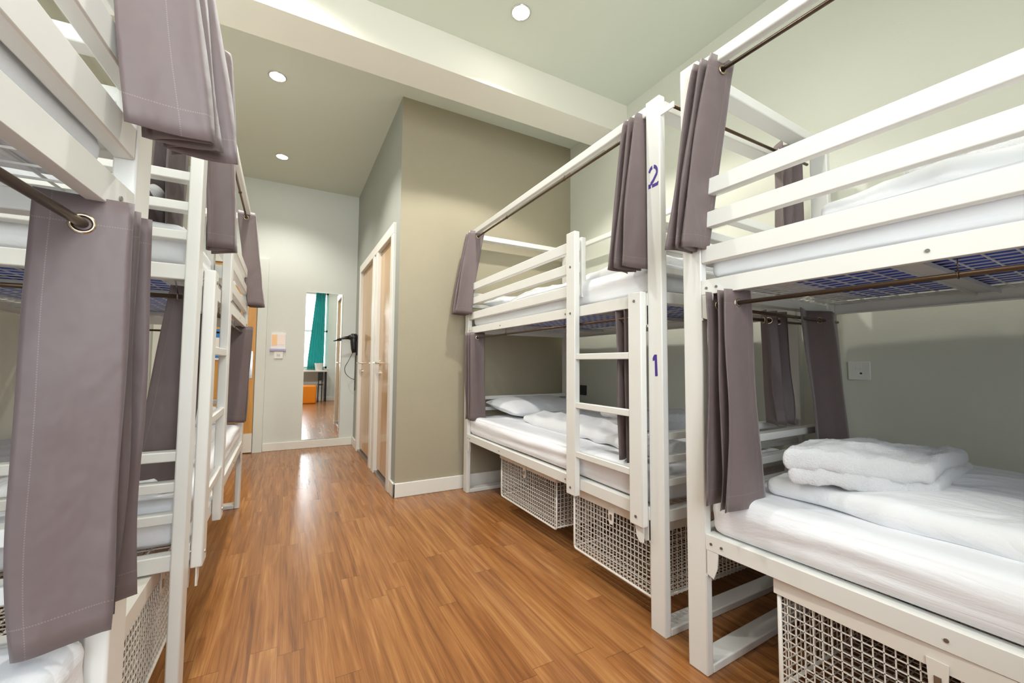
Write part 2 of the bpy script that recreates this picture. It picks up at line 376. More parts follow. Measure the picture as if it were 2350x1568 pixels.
# ------------------------------------------------------------ bunks
BW, BL = .98, 1.985     # width, length
def bunk(name, label, x0, y0, s, yaw=0, ladder=None, pivot_far=False, numbers=False, guard_to=None, end_rods=(), back_canopy=False):
    """local frame: X 0 (aisle) -> BW (wall), Y 0 (near) -> BL (far); s=+1 wall on the right, -1 wall on the left"""
    t = thing(name, label, 'bunk bed', (x0, y0, 0), yaw, group='white metal bunk beds')
    off = BL if pivot_far else 0
    tf = lambda v: Vector((v.x*s, v.y-off, v.z))
    P = lambda mb, n, m='white_metal', bev=.0025, sm=False, par=t: mb.build(n, m, par, smooth=sm, bevel=bev, tf=tf)
    H = 2.06
    for px in (0, BW-.032):
        for py in (0, BL-.07):
            hh = H
            P(MB().box(px, px+.032, py, py+.07, 0, hh), 'post', bev=.004)
    a, b = .07, BL-.07
    # side rails: box plus inward lip
    for z0, z1 in ((.402, .452), (1.235, 1.285)):
        for xx, d in ((0.0, 1), (BW, -1)):
            P(MB().prism([(0, 0), (.022, 0), (.022, .005), (.006, .005), (.006, .044), (.045, .044), (.045, .05), (0, .05)], lambda u, v, q: (xx+d*u, q, z0+v), a, b), 'side_rail', bev=.0012)
        for yy in (0.012, BL-.052):
            P(MB().box(.032, BW-.032, yy, yy+.04, z0+.005, z1), 'end_rail', bev=.003)
    gy0, gy1 = guard_to if guard_to else (a, b)
    for z0, z1 in ((1.571, 1.626), (1.460, 1.514), (1.343, 1.399)):
        P(MB().box(.002, .030, gy0, gy1, z0, z1), 'guard_rail', bev=.003)
    if guard_to:
        P(MB().box(.031, .058, guard_to[0]-.01, guard_to[0]+.03, 1.335, 1.64), 'guard_end_post', bev=.003)
    for zc in (.727, .64, .552, 1.551, 1.460, 1.372):
        for yy in (0.015, BL-.055):
            P(MB().box(.032, BW-.032, yy, yy+.04, zc-.014, zc+.014), 'headboard_rail', bev=.003)
    # canopy
    P(MB().box(.0, .030, a, b, 2.008, 2.048), 'canopy_rail', bev=.004)
    if back_canopy: P(MB().box(BW-.030, BW, a, b, 2.008, 2.048), 'canopy_rail', bev=.004)
    for yy in (0, BL-.07): P(MB().box(.032, BW-.032, yy, yy+.07, 2.004, 2.044), 'canopy_rail', bev=.004)
    for yy in (0, BL-.07): P(MB().box(.032, BW-.032, yy, yy+.07, .0, .028), 'floor_bar', bev=.004)
    # rods
    for z in (1.985, 1.198):
        rod = P(MB().tube([(.022, .035, z), (.022, BL-.035, z)], .0065, 12), 'curtain_rod', 'rod_bronze', 0, True)
        for yy in (.66, 1.32):
            P(MB().torus((.022, yy, z), (0, 1, 0), .0078, .0014, 14, 6).bar((.022, yy, z+.008), (.022, yy, z+.036), .002), 'rod_hook', 'rod_bronze', 0, True, rod)
    for yy, z, xa in end_rods:
        rod = P(MB().tube([(xa, yy, z), (BW-.02, yy, z)], .0065, 12), 'curtain_rod', 'rod_bronze', 0, True)
        ry = .032 if yy < BL/2 else BL-.032      # the end rail the wire hooks hang from
        for xx in ((xa+.01, BW-.10) if z < 1.5 else (BW-.10,)):
            P(MB().torus((xx, yy, z), (1, 0, 0), .0085, .002, 14, 6).bar((xx, yy, z+.008), (xx, ry, z+(.05 if z < 1.5 else .022)), .003), 'rod_hook', 'bolt_steel', 0, True, rod)
        if z > 1.5: P(MB().box(.006, .012, yy-.008, .004, z-.009, z+.014), 'rod_bracket', bev=.001)
    # corner brackets
    for z in (.402, 1.235):
        for yy, d in ((a, 1), (b, -1)):
            poly = [(0, 0), (.042, 0), (.038, -.05), (.025, -.085), (0, -.075)]
            P(MB().prism(poly, lambda u, v, q: (.001+q, yy+d*u, z+v), 0, .004).box(.001, .03, yy, yy+d*.004, z-.085, z), 'bracket', bev=0)
    # bolts
    for z in (.425, 1.257):
        for yy in (a+.02, a+.055, b-.02, b-.055, .62, 1.36):
            P(MB().tube([(.0, yy, z), (-.0025, yy, z)], .0045, 8), 'bolt', 'bolt_steel', 0)
    # wire bases and cross channel
    for z in (.446, 1.279):
        wm = MB(); nx, ny = 18, 34
        for i in range(nx+1): xx = .046+(BW-.092)*i/nx; wm.bar((xx, .05, z), (xx, BL-.05, z), .0032)
        for i in range(ny+1): yy = .055+(BL-.11)*i/ny; wm.bar((.044, yy, z-.004), (BW-.044, yy, z-.004), .0032)
        P(wm, 'wire_base', 'white_metal', 0)
        for cy in (BL*.275, BL*.725):
            P(MB().box(.04, BW-.04, cy-.028, cy+.028, z-.012, z-.0075).box(.04, BW-.04, cy-.030, cy-.027, z-.020, z-.0075).box(.04, BW-.04, cy+.027, cy+.030, z-.020, z-.0075), 'cross_channel', 'channel_metal', bev=0)
    if ladder:
        y1, y2 = ladder      # near stile, far stile (start y)
        P(MB().box(-.032, -.001, y1, y1+.07, .375, 1.29), 'ladder_stile', bev=.004)
        P(MB().box(-.032, -.001, y2, y2+.07, .375, 1.655), 'ladder_stile', bev=.004)
        for z in (.573, .805, 1.037):
            P(MB().box(-.028, -.006, y1+.07, y2, z-.014, z+.014), 'ladder_rung', bev=.003)
        for yy, zz in ((y1+.035, .41), (y1+.035, 1.255), (y2+.035, .41), (y2+.035, 1.25), (y2+.035, 1.48)):
            P(MB().tube([(-.032, yy, zz), (-.0345, yy, zz)], .006, 10), 'ladder_bolt', 'bolt_steel', 0)
        # hooks at the foot
        P(MB().prism([(0, 0), (.045, 0), (.036, -.045), (.018, -.065), (0, -.058)], lambda u, v, q: (-.014-q, y1+.01+u, .375+v), 0, .004), 'ladder_hook', bev=0)
    if numbers:
        def stroke(pts, wd, mb, yc, zb, h):
            # ribbon in the plane of the aisle face; u grows toward smaller y
            L_, R_ = [], []
            for i, (u, v) in enumerate(pts):
                p0 = Vector(pts[max(i-1, 0)]); p1 = Vector(pts[min(i+1, len(pts)-1)]); d = (p1-p0).normalized(); n = Vector((-d.y, d.x))*wd/2
                L_.append((u+n.x, v+n.y)); R_.append((u-n.x, v-n.y))
            for i in range(len(pts)-1):
                mb.prism([L_[i], L_[i+1], R_[i+1], R_[i]], lambda u, v, q: (-q, yc-(u-.5)*h*.62, zb+v*h), .0002, .0008)
        n2 = MB(); arc = lambda c, r_, a0, a1, k: [(c[0]+r_[0]*math.cos(R(a0+(a1-a0)*i/k)), c[1]+r_[1]*math.sin(R(a0+(a1-a0)*i/k))) for i in range(k+1)]
        stroke(arc((.50, .66), (.36, .27), 165, 100, 6), .17, n2, .034, 1.70, .088)
        stroke(arc((.50, .66), (.36, .27), 78, -25, 8)+[(.52, .30), (.28, .18)], .17, n2, .034, 1.70, .088)
        stroke([(.17, .20), (.17, .0)], .22, n2, .034, 1.70, .088)
        stroke([(.40, .07), (.92, .07), (.93, .17)], .15, n2, .034, 1.70, .088)
        P(n2, 'stencilled_number', 'stencil_ink', 0)
        n1 = MB(); n1.prism([(.44, 1.0), (.66, 1.0), (.72, .03), (.68, .0), (.48, .0), (.46, .74), (.28, .70), (.26, .82), (.34, .93)], lambda u, v, q: (-q, .034-(u-.5)*.083*.62, .957+v*.083), .0002, .0008)
        P(n1, 'stencilled_number', 'stencil_ink', 0)
    return t
FR = bunk('bunk_bed', 'white metal bunk bed stencilled 2 and 1, against the olive-beige wall', 1.243, 1.10, 1, 0, ladder=(.075, .50), numbers=True, back_canopy=True, guard_to=(.535, BL-.07), end_rods=((-.055, 1.985, .012), (-.055, 1.198, .30)))
NR = bunk('bunk_bed', 'white metal bunk bed filling the right foreground, folded towel below', 1.213, .978, 1, R(2.2), pivot_far=True, end_rods=((BL-.085, 1.198, .05),))
FL = bunk('bunk_bed', 'white metal bunk bed with ladder on the left, nearest the orange door', -.241, 1.50, -1, R(.6), ladder=(.085, .51), guard_to=(.545, BL-.07), end_rods=((.085, 1.198, .05), (BL-.085, 1.198, .05)))
NL = bunk('bunk_bed', 'white metal bunk bed cut off by the left foreground edge', -.236, .985, -1, R(-3.0), pivot_far=True)
bunks = dict(FR=((1.243, 1.10), 1, 0, 0), NR=((1.213, .978), 1, R(2.2), BL), FL=((-.241, 1.50), -1, R(.6), 0), NL=((-.236, .985), -1, R(-3.0), BL))
def W_(bk, x, y, z=0):
    (ox, oy), s, yw, off = bunks[bk]; lx, ly = x*s, y-off
    return Vector((ox+lx*math.cos(yw)-ly*math.sin(yw), oy+lx*math.sin(yw)+ly*math.cos(yw), z))
def L_(bk, wx, wy):   # world -> local bunk coordinates
    (ox, oy), s, yw, off = bunks[bk]; dx, dy = wx-ox, wy-oy
    lx = dx*math.cos(yw)+dy*math.sin(yw); ly = -dx*math.sin(yw)+dy*math.cos(yw)
    return lx*s, ly+off

# ------------------------------------------------------------ soft things
def soft(name, m, quad, z0, th, r, res=.02, amp=.004, freq=(6, 6, 6), seed=0, puff=0, tilt=None, parent=None, droop=0, wr=None, pinch=0):
    """rounded slab over a quad of 4 world xy corners (near-aisle, near-wall, far-wall, far-aisle)"""
    q = [Vector((a[0], a[1])) for a in quad]
    lx = ((q[1]-q[0]).length+(q[2]-q[3]).length)/2; ly = ((q[3]-q[0]).length+(q[2]-q[1]).length)/2
    c = (q[0]+q[1]+q[2]+q[3])/4
    def axis(L, rr):      # graded samples
        n = max(4, int(L/res)); e = [0, rr*.15, rr*.4, rr*.75]
        mid = [rr+(L-2*rr)*i/n for i in range(n+1)]
        return e+mid+[L-v for v in reversed(e)]
    X, Y, Z = axis(lx, r), axis(ly, r), axis(th, min(r, th*.45))
    if th < .05: Z = [th*i/6 for i in range(7)]
    idx = {}; vs = []; fs = []
    hx, hy, hz = lx/2, ly/2, th/2; rz = min(r, hz*.98)
    def vert(i, j, k):
        key = (i, j, k)
        if key in idx: return idx[key]
        x, y, z = X[i]-hx, Y[j]-hy, Z[k]-hz
        ix, iy, iz = max(-hx+r, min(hx-r, x)), max(-hy+r, min(hy-r, y)), max(-hz+rz, min(hz-rz, z))
        d = Vector(((x-ix)/r, (y-iy)/r, (z-iz)/rz)); Ln = d.length
        if Ln > 1e-6:
            mx_ = max(abs(d.x), abs(d.y), abs(d.z)); d = d*(mx_/Ln); p = Vector((ix+d.x*r, iy+d.y*r, iz+d.z*rz)); n_ = d.normalized()
        else: p = Vector((x, y, z)); n_ = Vector((0, 0, 1 if z > 0 else -1))
        u, v = (p.x+hx)/lx, (p.y+hy)/ly
        if pinch:
            e = (1-abs(2*u-1)**pinch)*(1-abs(2*v-1)**pinch); e = max(0, e)**.42
            p.z = p.z*max(e, .06)
            cx = 1-.07*(1-abs(2*v-1)**2.0)*abs(2*u-1); cy = 1-.07*(1-abs(2*u-1)**2.0)*abs(2*v-1); p.x *= cx; p.y *= cy
            u, v = (p.x+hx)/lx, (p.y+hy)/ly
        w2 = q[0]*(1-u)*(1-v)+q[1]*u*(1-v)+q[2]*u*v+q[3]*(1-u)*v
        zz = z0+hz+p.z
        if puff and p.z > -hz*.6: zz += puff*math.sin(PI*min(1, max(0, u)))**.6*math.sin(PI*min(1, max(0, v)))**.6*(p.z+hz)/th
        if tilt: zz += tilt(u, v)
        nv = Vector((w2.x*freq[0]+seed*3.1, w2.y*freq[1]+seed*1.7, zz*freq[2]))
        nn = noise.noise(nv)+.5*noise.noise(nv*2.1)
        if wr: nn += wr(u, v, p)
        vs.append(Vector((w2.x, w2.y, zz))+Vector((n_.x, n_.y, n_.z))*amp*nn)
        idx[key] = len(vs)-1; return idx[key]
    nx, ny, nz = len(X)-1, len(Y)-1, len(Z)-1
    for k in (0, nz):
        for i in range(nx):
            for j in range(ny): fs.append((vert(i, j, k), vert(i+1, j, k), vert(i+1, j+1, k), vert(i, j+1, k)))
    for k in range(nz):
        for i in range(nx):
            for j in (0, ny): fs.append((vert(i, j, k), vert(i+1, j, k), vert(i+1, j, k+1), vert(i, j, k+1)))
        for j in range(ny):
            for i in (0, nx): fs.append((vert(i, j, k), vert(i, j+1, k), vert(i, j+1, k+1), vert(i, j, k+1)))
    # origin at the base centre
    cc = Vector((c.x, c.y, z0)) if parent is None else Vector((0, 0, 0))
    mb = MB(); mb.v = [tuple(v-cc) for v in vs]; mb.f = fs
    o = mb.build(name, m, parent, smooth=True)
    if parent is None: o.location = cc
    return o
def bq(bk, x0, x1, y0, y1): return [W_(bk, x0, y0).xy, W_(bk, x1, y0).xy, W_(bk, x1, y1).xy, W_(bk, x0, y1).xy]

def mattress(bk, z, label, fine=False, g='sheeted mattresses on the bunks'):
    sd = hash(bk) % 7 if False else {'FR': 1, 'NR': 2, 'FL': 3, 'NL': 4}[bk]+z
    def wr(u, v, p):
        if abs(p.z) > .055: return .25*math.sin(u*23+sd)*math.sin(v*9)
        return .9*math.sin(p.z*95+2.2*noise.noise(Vector((v*5, sd, 0))))*(.5+.5*noise.noise(Vector((v*3, 4, sd))))
    o = soft('mattress', 'sheet_cloth', bq(bk, .014 if z < 1 else .036, .945, .058, BL-.072), z, .135, .042, .014 if fine else .03, .005, (7, 1.3, 16), sd, puff=.01, wr=wr)
    tag(o, label, 'mattress', g)
    c = o.location; q = bq(bk, .15, .85, .23, BL-.23)
    mb = MB(); zz = -.0035
    mb.v = [(p.x-c.x, p.y-c.y, zz) for p in q]+[(p.x-c.x, p.y-c.y, zz+.003) for p in q]
    mb.f = [(0, 1, 2, 3), (4, 7, 6, 5), (0, 4, 5, 1), (1, 5, 6, 2), (2, 6, 7, 3), (3, 7, 4, 0)]
    mb.build('ticking_panel', 'mattress_ticking', o)['label'] = 'blue ticking underside of the mattress'
    return o
ZM1, ZM2 = .4535, 1.2865
T1, T2 = ZM1+.135, ZM2+.135
mattress('FR', ZM1-.004+.004, 'white mattress on the lower deck of the bunk stencilled 2 and 1', True)
mattress('FR', ZM2, 'white mattress on the upper deck of the bunk stencilled 2 and 1', True)
mattress('NR', ZM1, 'white mattress on the lower deck of the right foreground bunk', True)
mattress('NR', ZM2, 'white mattress on the upper deck of the right foreground bunk', True)
mattress('FL', ZM1, 'white mattress on the lower deck of the left bunk with the ladder')
mattress('FL', ZM2, 'white mattress on the upper deck of the left bunk with the ladder')
mattress('NL', ZM1, 'white mattress on the lower deck of the left foreground bunk')
mattress('NL', ZM2, 'white mattress on the upper deck of the left foreground bunk')

def duvet(bk, quad, z, th, label, amp=.010, res=.02, seed=1, puff=.015, tilt=None):
    wr = lambda u, v, p: .5*math.sin((u*7+v*11)+3*noise.noise(Vector((u*3, v*6, seed))))+.9*(1-3.2*abs(noise.noise(Vector((u*2.2+v*2.5, (v*6-u*3.0), seed)))))*(1.0 if u < .45 else .45)
    o = soft('duvet', 'duvet_cloth', quad, z, th, .028, res, amp, (4.5, 4.5, 4), seed, puff, tilt, wr=wr)
    return tag(o, label, 'duvet', 'white duvets on the bunks')
# right foreground bunk, lower
duvet('NR', [W_('NR', .045, .02).xy, W_('NR', .90, .06).xy, W_('NR', .92, 1.62).xy, (1.345, .80)], T1+.002, .062, 'smooth white duvet under the folded towel, right foreground lower deck', .006, .012, 5, .02)
duvet('NR', [W_('NR', .16, .02).xy, W_('NR', .9, .05).xy, W_('NR', .9, 1.56).xy, W_('NR', .11, 1.62).xy], T2-.008, .065, 'white duvet on the upper deck of the right foreground bunk', .012, .02, 9, .05,
      tilt=lambda u, v: .035*(1-v))
duvet('FR', [(1.395, 1.25), (2.10, 1.2), (2.1, 2.60), (1.44, 2.52)], T1+.001, .06, 'white duvet turned back below the pillow, bunk stencilled 2 and 1, lower deck', .008, .015, 2, .03)
duvet('FR', [(1.34, 1.22), (2.10, 1.2), (2.1, 2.62), (1.36, 2.60)], T2-.008, .055, 'white duvet on the upper deck of the bunk stencilled 2 and 1', .010, .02, 3, .03)
duvet('FL', [W_('FL', .10, .35).xy, W_('FL', .9, .3).xy, W_('FL', .9, 1.5).xy, W_('FL', .06, 1.5).xy], T2-.008, .07, 'rumpled white duvet on the upper deck of the left bunk with the ladder', .016, .025, 4, .05)
duvet('FL', [W_('FL', .08, .15).xy, W_('FL', .9, .12).xy, W_('FL', .9, 1.35).xy, W_('FL', .06, 1.4).xy], T1-.008, .06, 'white duvet on the lower deck of the left bunk with the ladder', .010, .03, 6, .02)

def pillow(quad, z, th, label, tilt=None, seed=1):
    o = soft('pillow', 'pillow_cloth', quad, z, th, .05, .016, .006, (7, 7, 3), seed, 0, tilt, pinch=2.6)
    return tag(o, label, 'pillow', 'white pillows on the bunks')
pillow([(1.45, 2.62), (2.12, 2.60), (2.13, 3.03), (1.36, 3.0)], T1-.012, .13, 'plump white pillow against the olive-beige wall, lower deck', lambda u, v: .055*v)
pillow([(1.36, 2.66), (2.05, 2.62), (2.05, 3.0), (1.34, 3.02)], T2-.012, .11, 'white pillow at the far end of the upper deck, bunk stencilled 2 and 1', lambda u, v: .02*v, 2)
pillow([W_('FL', .08, 1.50).xy, W_('FL', .72, 1.5).xy, W_('FL', .72, 1.9).xy, W_('FL', .08, 1.9).xy], T1-.012, .12, 'white pillow on the lower deck nearest the orange door', lambda u, v: .04*v, 3)
pillow([W_('FL', .10, .08).xy, W_('FL', .62, .08).xy, W_('FL', .60, .40).xy, W_('FL', .09, .44).xy], T2-.012, .13, 'crumpled white pillow behind the end rails, left bunk upper deck', lambda u, v: .05*(1-v), 4)

def towel(quad, z, layers, th, label, seed=1, r=.03, g=None):
    t = thing('folded_towel', label, 'towel', (sum(q[0] for q in quad)/4, sum(q[1] for q in quad)/4, z))
    for i in range(layers):
        sh = .012*math.sin(i*2.3+seed)
        qq = [(a[0]-t.location.x+sh, a[1]-t.location.y-sh*.6) for a in quad]
        soft('towel_fold', 'towel_cloth', qq, i*th*.93, th, min(r, th*.48), .01, .007, (16, 16, 16), seed+i, .006, parent=t,
             tilt=(lambda u, v: .012*math.sin(u*4+seed)+.01*math.sin(v*5)+.006*noise.noise(Vector((u*5, v*5, seed)))), wr=lambda u, v, p: .5*noise.noise(Vector((u*40, v*40, seed)))+.8*(1-2*abs(noise.noise(Vector((u*5, v*3, seed+3))))))
    return t
TA = [(1.53, .455), (2.03, .50), (1.66, .745), (1.255, .68)]
towel([(1.245, .68), (1.53, .445), (2.03, .50), (1.64, .755)], T1+.066, 2, .046, 'folded white towel lying on the duvet, right foreground lower deck', 1, r=.02)
towel([(1.52, 1.52), (1.95, 1.46), (2.0, 1.78), (1.60, 1.86)], T1+.072, 2, .045, 'folded white towel half hidden behind the ladder, lower deck', 2)
towel([(1.42, 1.27), (1.85, 1.24), (1.87, 1.52), (1.44, 1.55)], T2+.062, 2, .04, 'folded white towel behind the upper curtain, bunk stencilled 2 and 1', 3)
tq = [W_('NR', .30, 1.05).xy, W_('NR', .75, 1.05).xy, W_('NR', .75, 1.47).xy, W_('NR', .28, 1.47).xy]
towel(tq, T2+.098, 2, .034, 'folded white towel showing between the guard rails, right foreground', 4)

# ------------------------------------------------------------ curtains
def curtain(label, org, axis, n, pt, pb, wt, wb, H, sh_b=(0, 0), d=1, seed=0, sh_t=(0, 0), eye=None, flare=0, skew=0, phase=1, cat='curtain', ease=1.0, fan=0, seamrev=False):
    """org: point on the rod at the first (camera-side) panel; folds stack along axis*d. sh = (along, across) shifts"""
    al = Vector((0, 1, 0)) if axis == 'y' else Vector((1, 0, 0)); ac = Vector((1, 0, 0)) if axis == 'y' else Vector((0, 1, 0))
    al = al*d; rows = 26; per = 12; Lw = .16
    top = .042
    mb = MB(); uvs = []
    cols_ = n*per+1
    rnd = random.Random(seed); offs = [rnd.uniform(-.012, .012) for _ in range(n+2)]; wj = [rnd.uniform(.9, 1.06) for _ in range(n+2)]
    for j in range(rows+1):
        s_ = j/rows; e = s_**ease
        pit = pt+(pb-pt)*e; w_ = wt+(wb-wt)*e
        for i in range(cols_):
            p = i/per; k = min(int(p), n-1); f = p-k
            tri = (1-2*f) if (k % 2 == 0) else (2*f-1)
            tri = math.sin(tri*PI/2*.98)*.35+tri*.65 if True else tri
            tri *= phase
            A = w_/2*tri*(wj[k]*(1-f)+wj[k+1]*f)
            # rounded pleat edges : advance more in the turn
            B = pit*(k+f)+ (offs[k]*(1-f)+offs[k+1]*f)*(.3+.7*s_)*.6
            B += .006*s_*math.sin(3.1*k+5*f+seed)+.010*flare*s_**3*math.sin(PI*f)
            A += fan*(k+f)*(.3+.7*s_)
            A += flare*s_**4*(-1 if tri < 0 else .3)*.3*phase*abs(tri)
            al_ = B+sh_t[0]+(sh_b[0]-sh_t[0])*e; ac_ = A+sh_t[1]+(sh_b[1]-sh_t[1])*e
            ac_ += .004*math.sin(s_*9+k*1.7+seed)*s_
            al_ += .0035*math.sin(s_*7+p*2.3+seed*2)
            z = top-(H+top)*s_ - skew*tri*s_ + .004*math.sin(p*3+seed)*s_
            mb.v.append(tuple(al*al_+ac*ac_+Vector((0, 0, z)))); uvs.append((((.80-p) if seamrev else p)*Lw*.8, (1-s_)*.645))
    for j in range(rows):
        for i in range(cols_-1):
            a = j*cols_+i; mb.f.append((a, a+cols_, a+cols_+1, a+1))
    me = bpy.data.meshes.new('bunk_curtain'); me.from_pydata(mb.v, [], mb.f); me.update()
    uvl = me.uv_layers.new(name='UVMap')
    for lp in me.loops: uvl.data[lp.index].uv = uvs[lp.vertex_index]
    for p in me.polygons: p.use_smooth = True
    me.materials.append(MATS['curtain_cloth'])
    o = bpy.data.objects.new('bunk_curtain', me); col.objects.link(o); o.location = org
    so = o.modifiers.new('thickness', 'SOLIDIFY'); so.thickness = .0022; so.offset = 0
    tag(o, label, 'curtain', 'grey-brown curtains hung on the bunk rods')
    m_ = MB()
    for k in range(n):
        c = al*(pt*(k+.5)+sh_t[0])+ac*sh_t[1]
        if eye and k >= eye: break
        # tilt the ring to the panel
        dv = (al*pt+ac*(wt*(-1 if k % 2 == 0 else 1)*phase)).normalized(); nrm = dv.cross(Vector((0, 0, 1)))
        m_.torus(c, nrm, .0125, .0032, 22, 8)
    if m_.v: m_.build('eyelet', 'brass_ring', o, smooth=True)
    return o
RZ1, RZ2 = 1.198, 1.985
def rod_pt(bk, y, z): return W_(bk, .022, y, z)
# right foreground bunk
curtain('lit grey-brown curtain at the top of the right foreground bunk', rod_pt('NR', BL-.155, RZ2), 'y', 5, .014, .014, .115, .13, .60, (.06, -.075), 1, 1, ease=.8)
curtain('grey-brown curtain hanging over the right foreground lower mattress', rod_pt('NR', BL-.19, RZ1), 'y', 6, .0165, .018, .105, .15, .63, (-.02, .01), 1, 2, flare=.1)
curtain('dark grey-brown curtain on the end rod, nearest the wall socket', W_('NR', 1.0, BL-.085, RZ1), 'x', 3, .128, .122, .045, .06, .60, (-.05, -.02), -1, 3)
# bunk stencilled 2 and 1
curtain('grey-brown curtain beside the stencilled 2, upper deck', rod_pt('FR', .080, RZ2), 'y', 6, .015, .018, .12, .13, .60, (.0, -.075), 1, 4, ease=.8)
curtain('small far grey-brown curtain against the olive-beige wall, upper deck', rod_pt('FR', BL-.20, RZ2), 'y', 5, .024, .024, .11, .12, .60, (.06, -.09), 1, 5, ease=.8)
curtain('small far grey-brown curtain against the olive-beige wall, lower deck', rod_pt('FR', BL-.21, RZ1), 'y', 5, .026, .026, .11, .11, .63, (.0, .01), 1, 6)
curtain('grey-brown curtain behind the ladder rungs, right side', rod_pt('FR', .185, RZ1), 'y', 4, .024, .024, .095, .10, .60, (-.01, .028), 1, 7, sh_t=(0, .028))
curtain('dark pleated curtain on the end rod above the white end rails', W_('FR', .735, -.055, RZ1), 'x', 5, .038, .034, .05, .07, .45, (-.02, .0), -1, 8)
curtain('dark curtain seen between the upper guard rails, right foreground', W_('FR', .90, -.055, RZ2), 'x', 5, .042, .036, .06, .07, .60, (.03, .0), -1, 9)
# left foreground bunk
curtain('large grey-brown curtain with brass eyelet hanging in the left foreground', rod_pt('NL', BL-.185, RZ1), 'y', 5, .019, .024,   .108, .112, .588, (-.005, .0), 1, 10, flare=.05, phase=-1)
curtain('large pinkish-brown curtain hanging from the top left edge', rod_pt('NL', BL-.18, RZ2), 'y', 6, .022, .016, .075, .10, .625, (.0, .088), 1, 11, phase=-1, ease=.7, fan=.007, seamrev=True)
# left bunk with ladder
curtain('slim grey-brown curtain beside the tall left post, upper deck', rod_pt('FL', .085, RZ2), 'y', 4, .024, .024, .055, .075, .62, (.0, .06), 1, 12, phase=-1, sh_t=(0, .035), ease=.7)
curtain('grey-brown curtain at the far end of the left bunk, upper deck', rod_pt('FL', BL-.2, RZ2), 'y', 4, .024, .03, .11, .10, .60, (.0, .075), 1, 13, phase=-1)
curtain('grey-brown curtain at the far end of the left bunk, lower deck', rod_pt('FL', BL-.2, RZ1), 'y', 4, .026, .026, .12, .11, .60, (.0, -.015), 1, 14, phase=-1)
curtain('dark curtain bunched behind the tall left post, lower deck', rod_pt('FL', .14, RZ1), 'y', 5, .03, .03, .09, .12, .60, (.0, -.09), 1, 15, phase=-1, sh_t=(0, -.022))
curtain('dark curtain seen between the upper end rails, left side', W_('FL', .075, .13, RZ2), 'x', 3, .02, .02, .10, .10, .60, (0, 0), -1, 16)

# ------------------------------------------------------------ wire baskets
def basket(x0, x1, y0, y1, z0, z1, face, label, latch=None):
    """face: -1 or +1 = which x side looks to the aisle"""
    t = thing('wire_basket', label, 'basket', ((x0+x1)/2, (y0+y1)/2, z0), group='white wire storage baskets under the bunks')
    c = t.location; tf = lambda v: v-c
    def grid(n, mbx=None):
        pass
    zt = z1-.048; w_ = .0026
    ny = round((y1-y0)/.0215); nx = round((x1-x0)/.026); nz = round((zt-z0)/.0235)
    for xx in (x0, x1):
        mb = MB()
        cr_ = lambda q: max(0., .016-math.sqrt(max(0., .016**2-max(0., .016-q)**2))) if q < .016 else 0.
        for i in range(1, ny): yy = y0+(y1-y0)*i/ny; mb.bar((xx, yy, z0+cr_(min(yy-y0, y1-yy))), (xx, yy, zt), w_)
        for i in range(1, nz): zz = z0+(zt-z0)*i/nz; mb.bar((xx, y0+cr_(zz-z0), zz), (xx, y1-cr_(zz-z0), zz), w_)
        mb.build('mesh_side', 'basket_bounce_white', t, tf=tf)
    for yy in (y0, y1):
        mb = MB()
        for i in range(1, nx): xx = x0+(x1-x0)*i/nx; mb.bar((xx, yy, z0+.010), (xx, yy, zt), w_)
        for i in range(1, nz): zz = z0+(zt-z0)*i/nz; mb.bar((x0, yy, zz), (x1, yy, zz), w_)
        mb.build('mesh_end', 'basket_bounce_white', t, tf=tf)
    for zz, nm in ((z0+.003, 'mesh_floor'), (z1-.004, 'mesh_lid')):
        mb = MB()
        for i in range(1, nx): xx = x0+(x1-x0)*i/nx; mb.bar((xx, y0, zz), (xx, y1, zz), w_)
        for i in range(1, ny): yy = y0+(y1-y0)*i/ny; mb.bar((x0, yy, zz), (x1, yy, zz), w_)
        mb.build(nm, 'basket_bounce_white', t, tf=tf)
    fr = MB(); rc = .016
    for xx in (x0, x1):
        pth = [(xx, y0, zt)]+[(xx, y0+rc-rc*math.cos(R(a_)), z0+rc-rc*math.sin(R(a_))) for a_ in range(0, 91, 15)]
        pth += [(xx, y1-rc+rc*math.sin(R(a_)), z0+rc-rc*math.cos(R(a_))) for a_ in range(0, 91, 15)]+[(xx, y1, zt)]
        fr.tube(pth, .0058, 8)
    for yy in (y0+.002, y1-.002): fr.tube([(x0, yy, z0+.010), (x1, yy, z0+.010)], .005, 8)
    fr.build('basket_frame', 'basket_bounce_white', t, smooth=True, tf=tf)
    e = .010; lid = MB(); zq = z1-.003
    for xa, xb in ((x0-e, x0-e+.003), (x1+e-.003, x1+e)): lid.box(xa, xb, y0-e, y1+e, zt, zq)
    for ya, yb in ((y0-e, y0-e+.003), (y1+e-.003, y1+e)): lid.box(x0-e+.003, x1+e-.003, ya, yb, zt, zq)
    for xa, xb in ((x0-e, x0+.02), (x1-.02, x1+e)): lid.box(xa, xb, y0-e, y1+e, zq, z1)
    for ya, yb in ((y0-e, y0+.02), (y1-.02, y1+e)): lid.box(x0+.02, x1-.02, ya, yb, zq, z1)
    lid.build('lid_rim', 'basket_bounce_white', t, tf=tf)
    xf = x0-e if face < 0 else x1+e
    ly = latch if latch is not None else (y0+y1)/2
    MB().prism([(-.018, .02), (.018, .02), (.015, -.045), (.008, -.055), (-.008, -.055), (-.015, -.045)], lambda u, v, q: (xf+face*q, ly+u, zt+v), .001, .004).build('latch', 'basket_bounce_white', t, tf=tf)
    MB().box(xf+face*.004, xf+face*.006, ly-.006, ly+.006, zt-.035, zt-.012).build('staple', 'bolt_steel', t, tf=tf)
    return t
basket(1.315, 1.85, 1.90, 2.56, .10, .401, -1, 'white wire basket under the bunk, nearer the olive-beige wall')
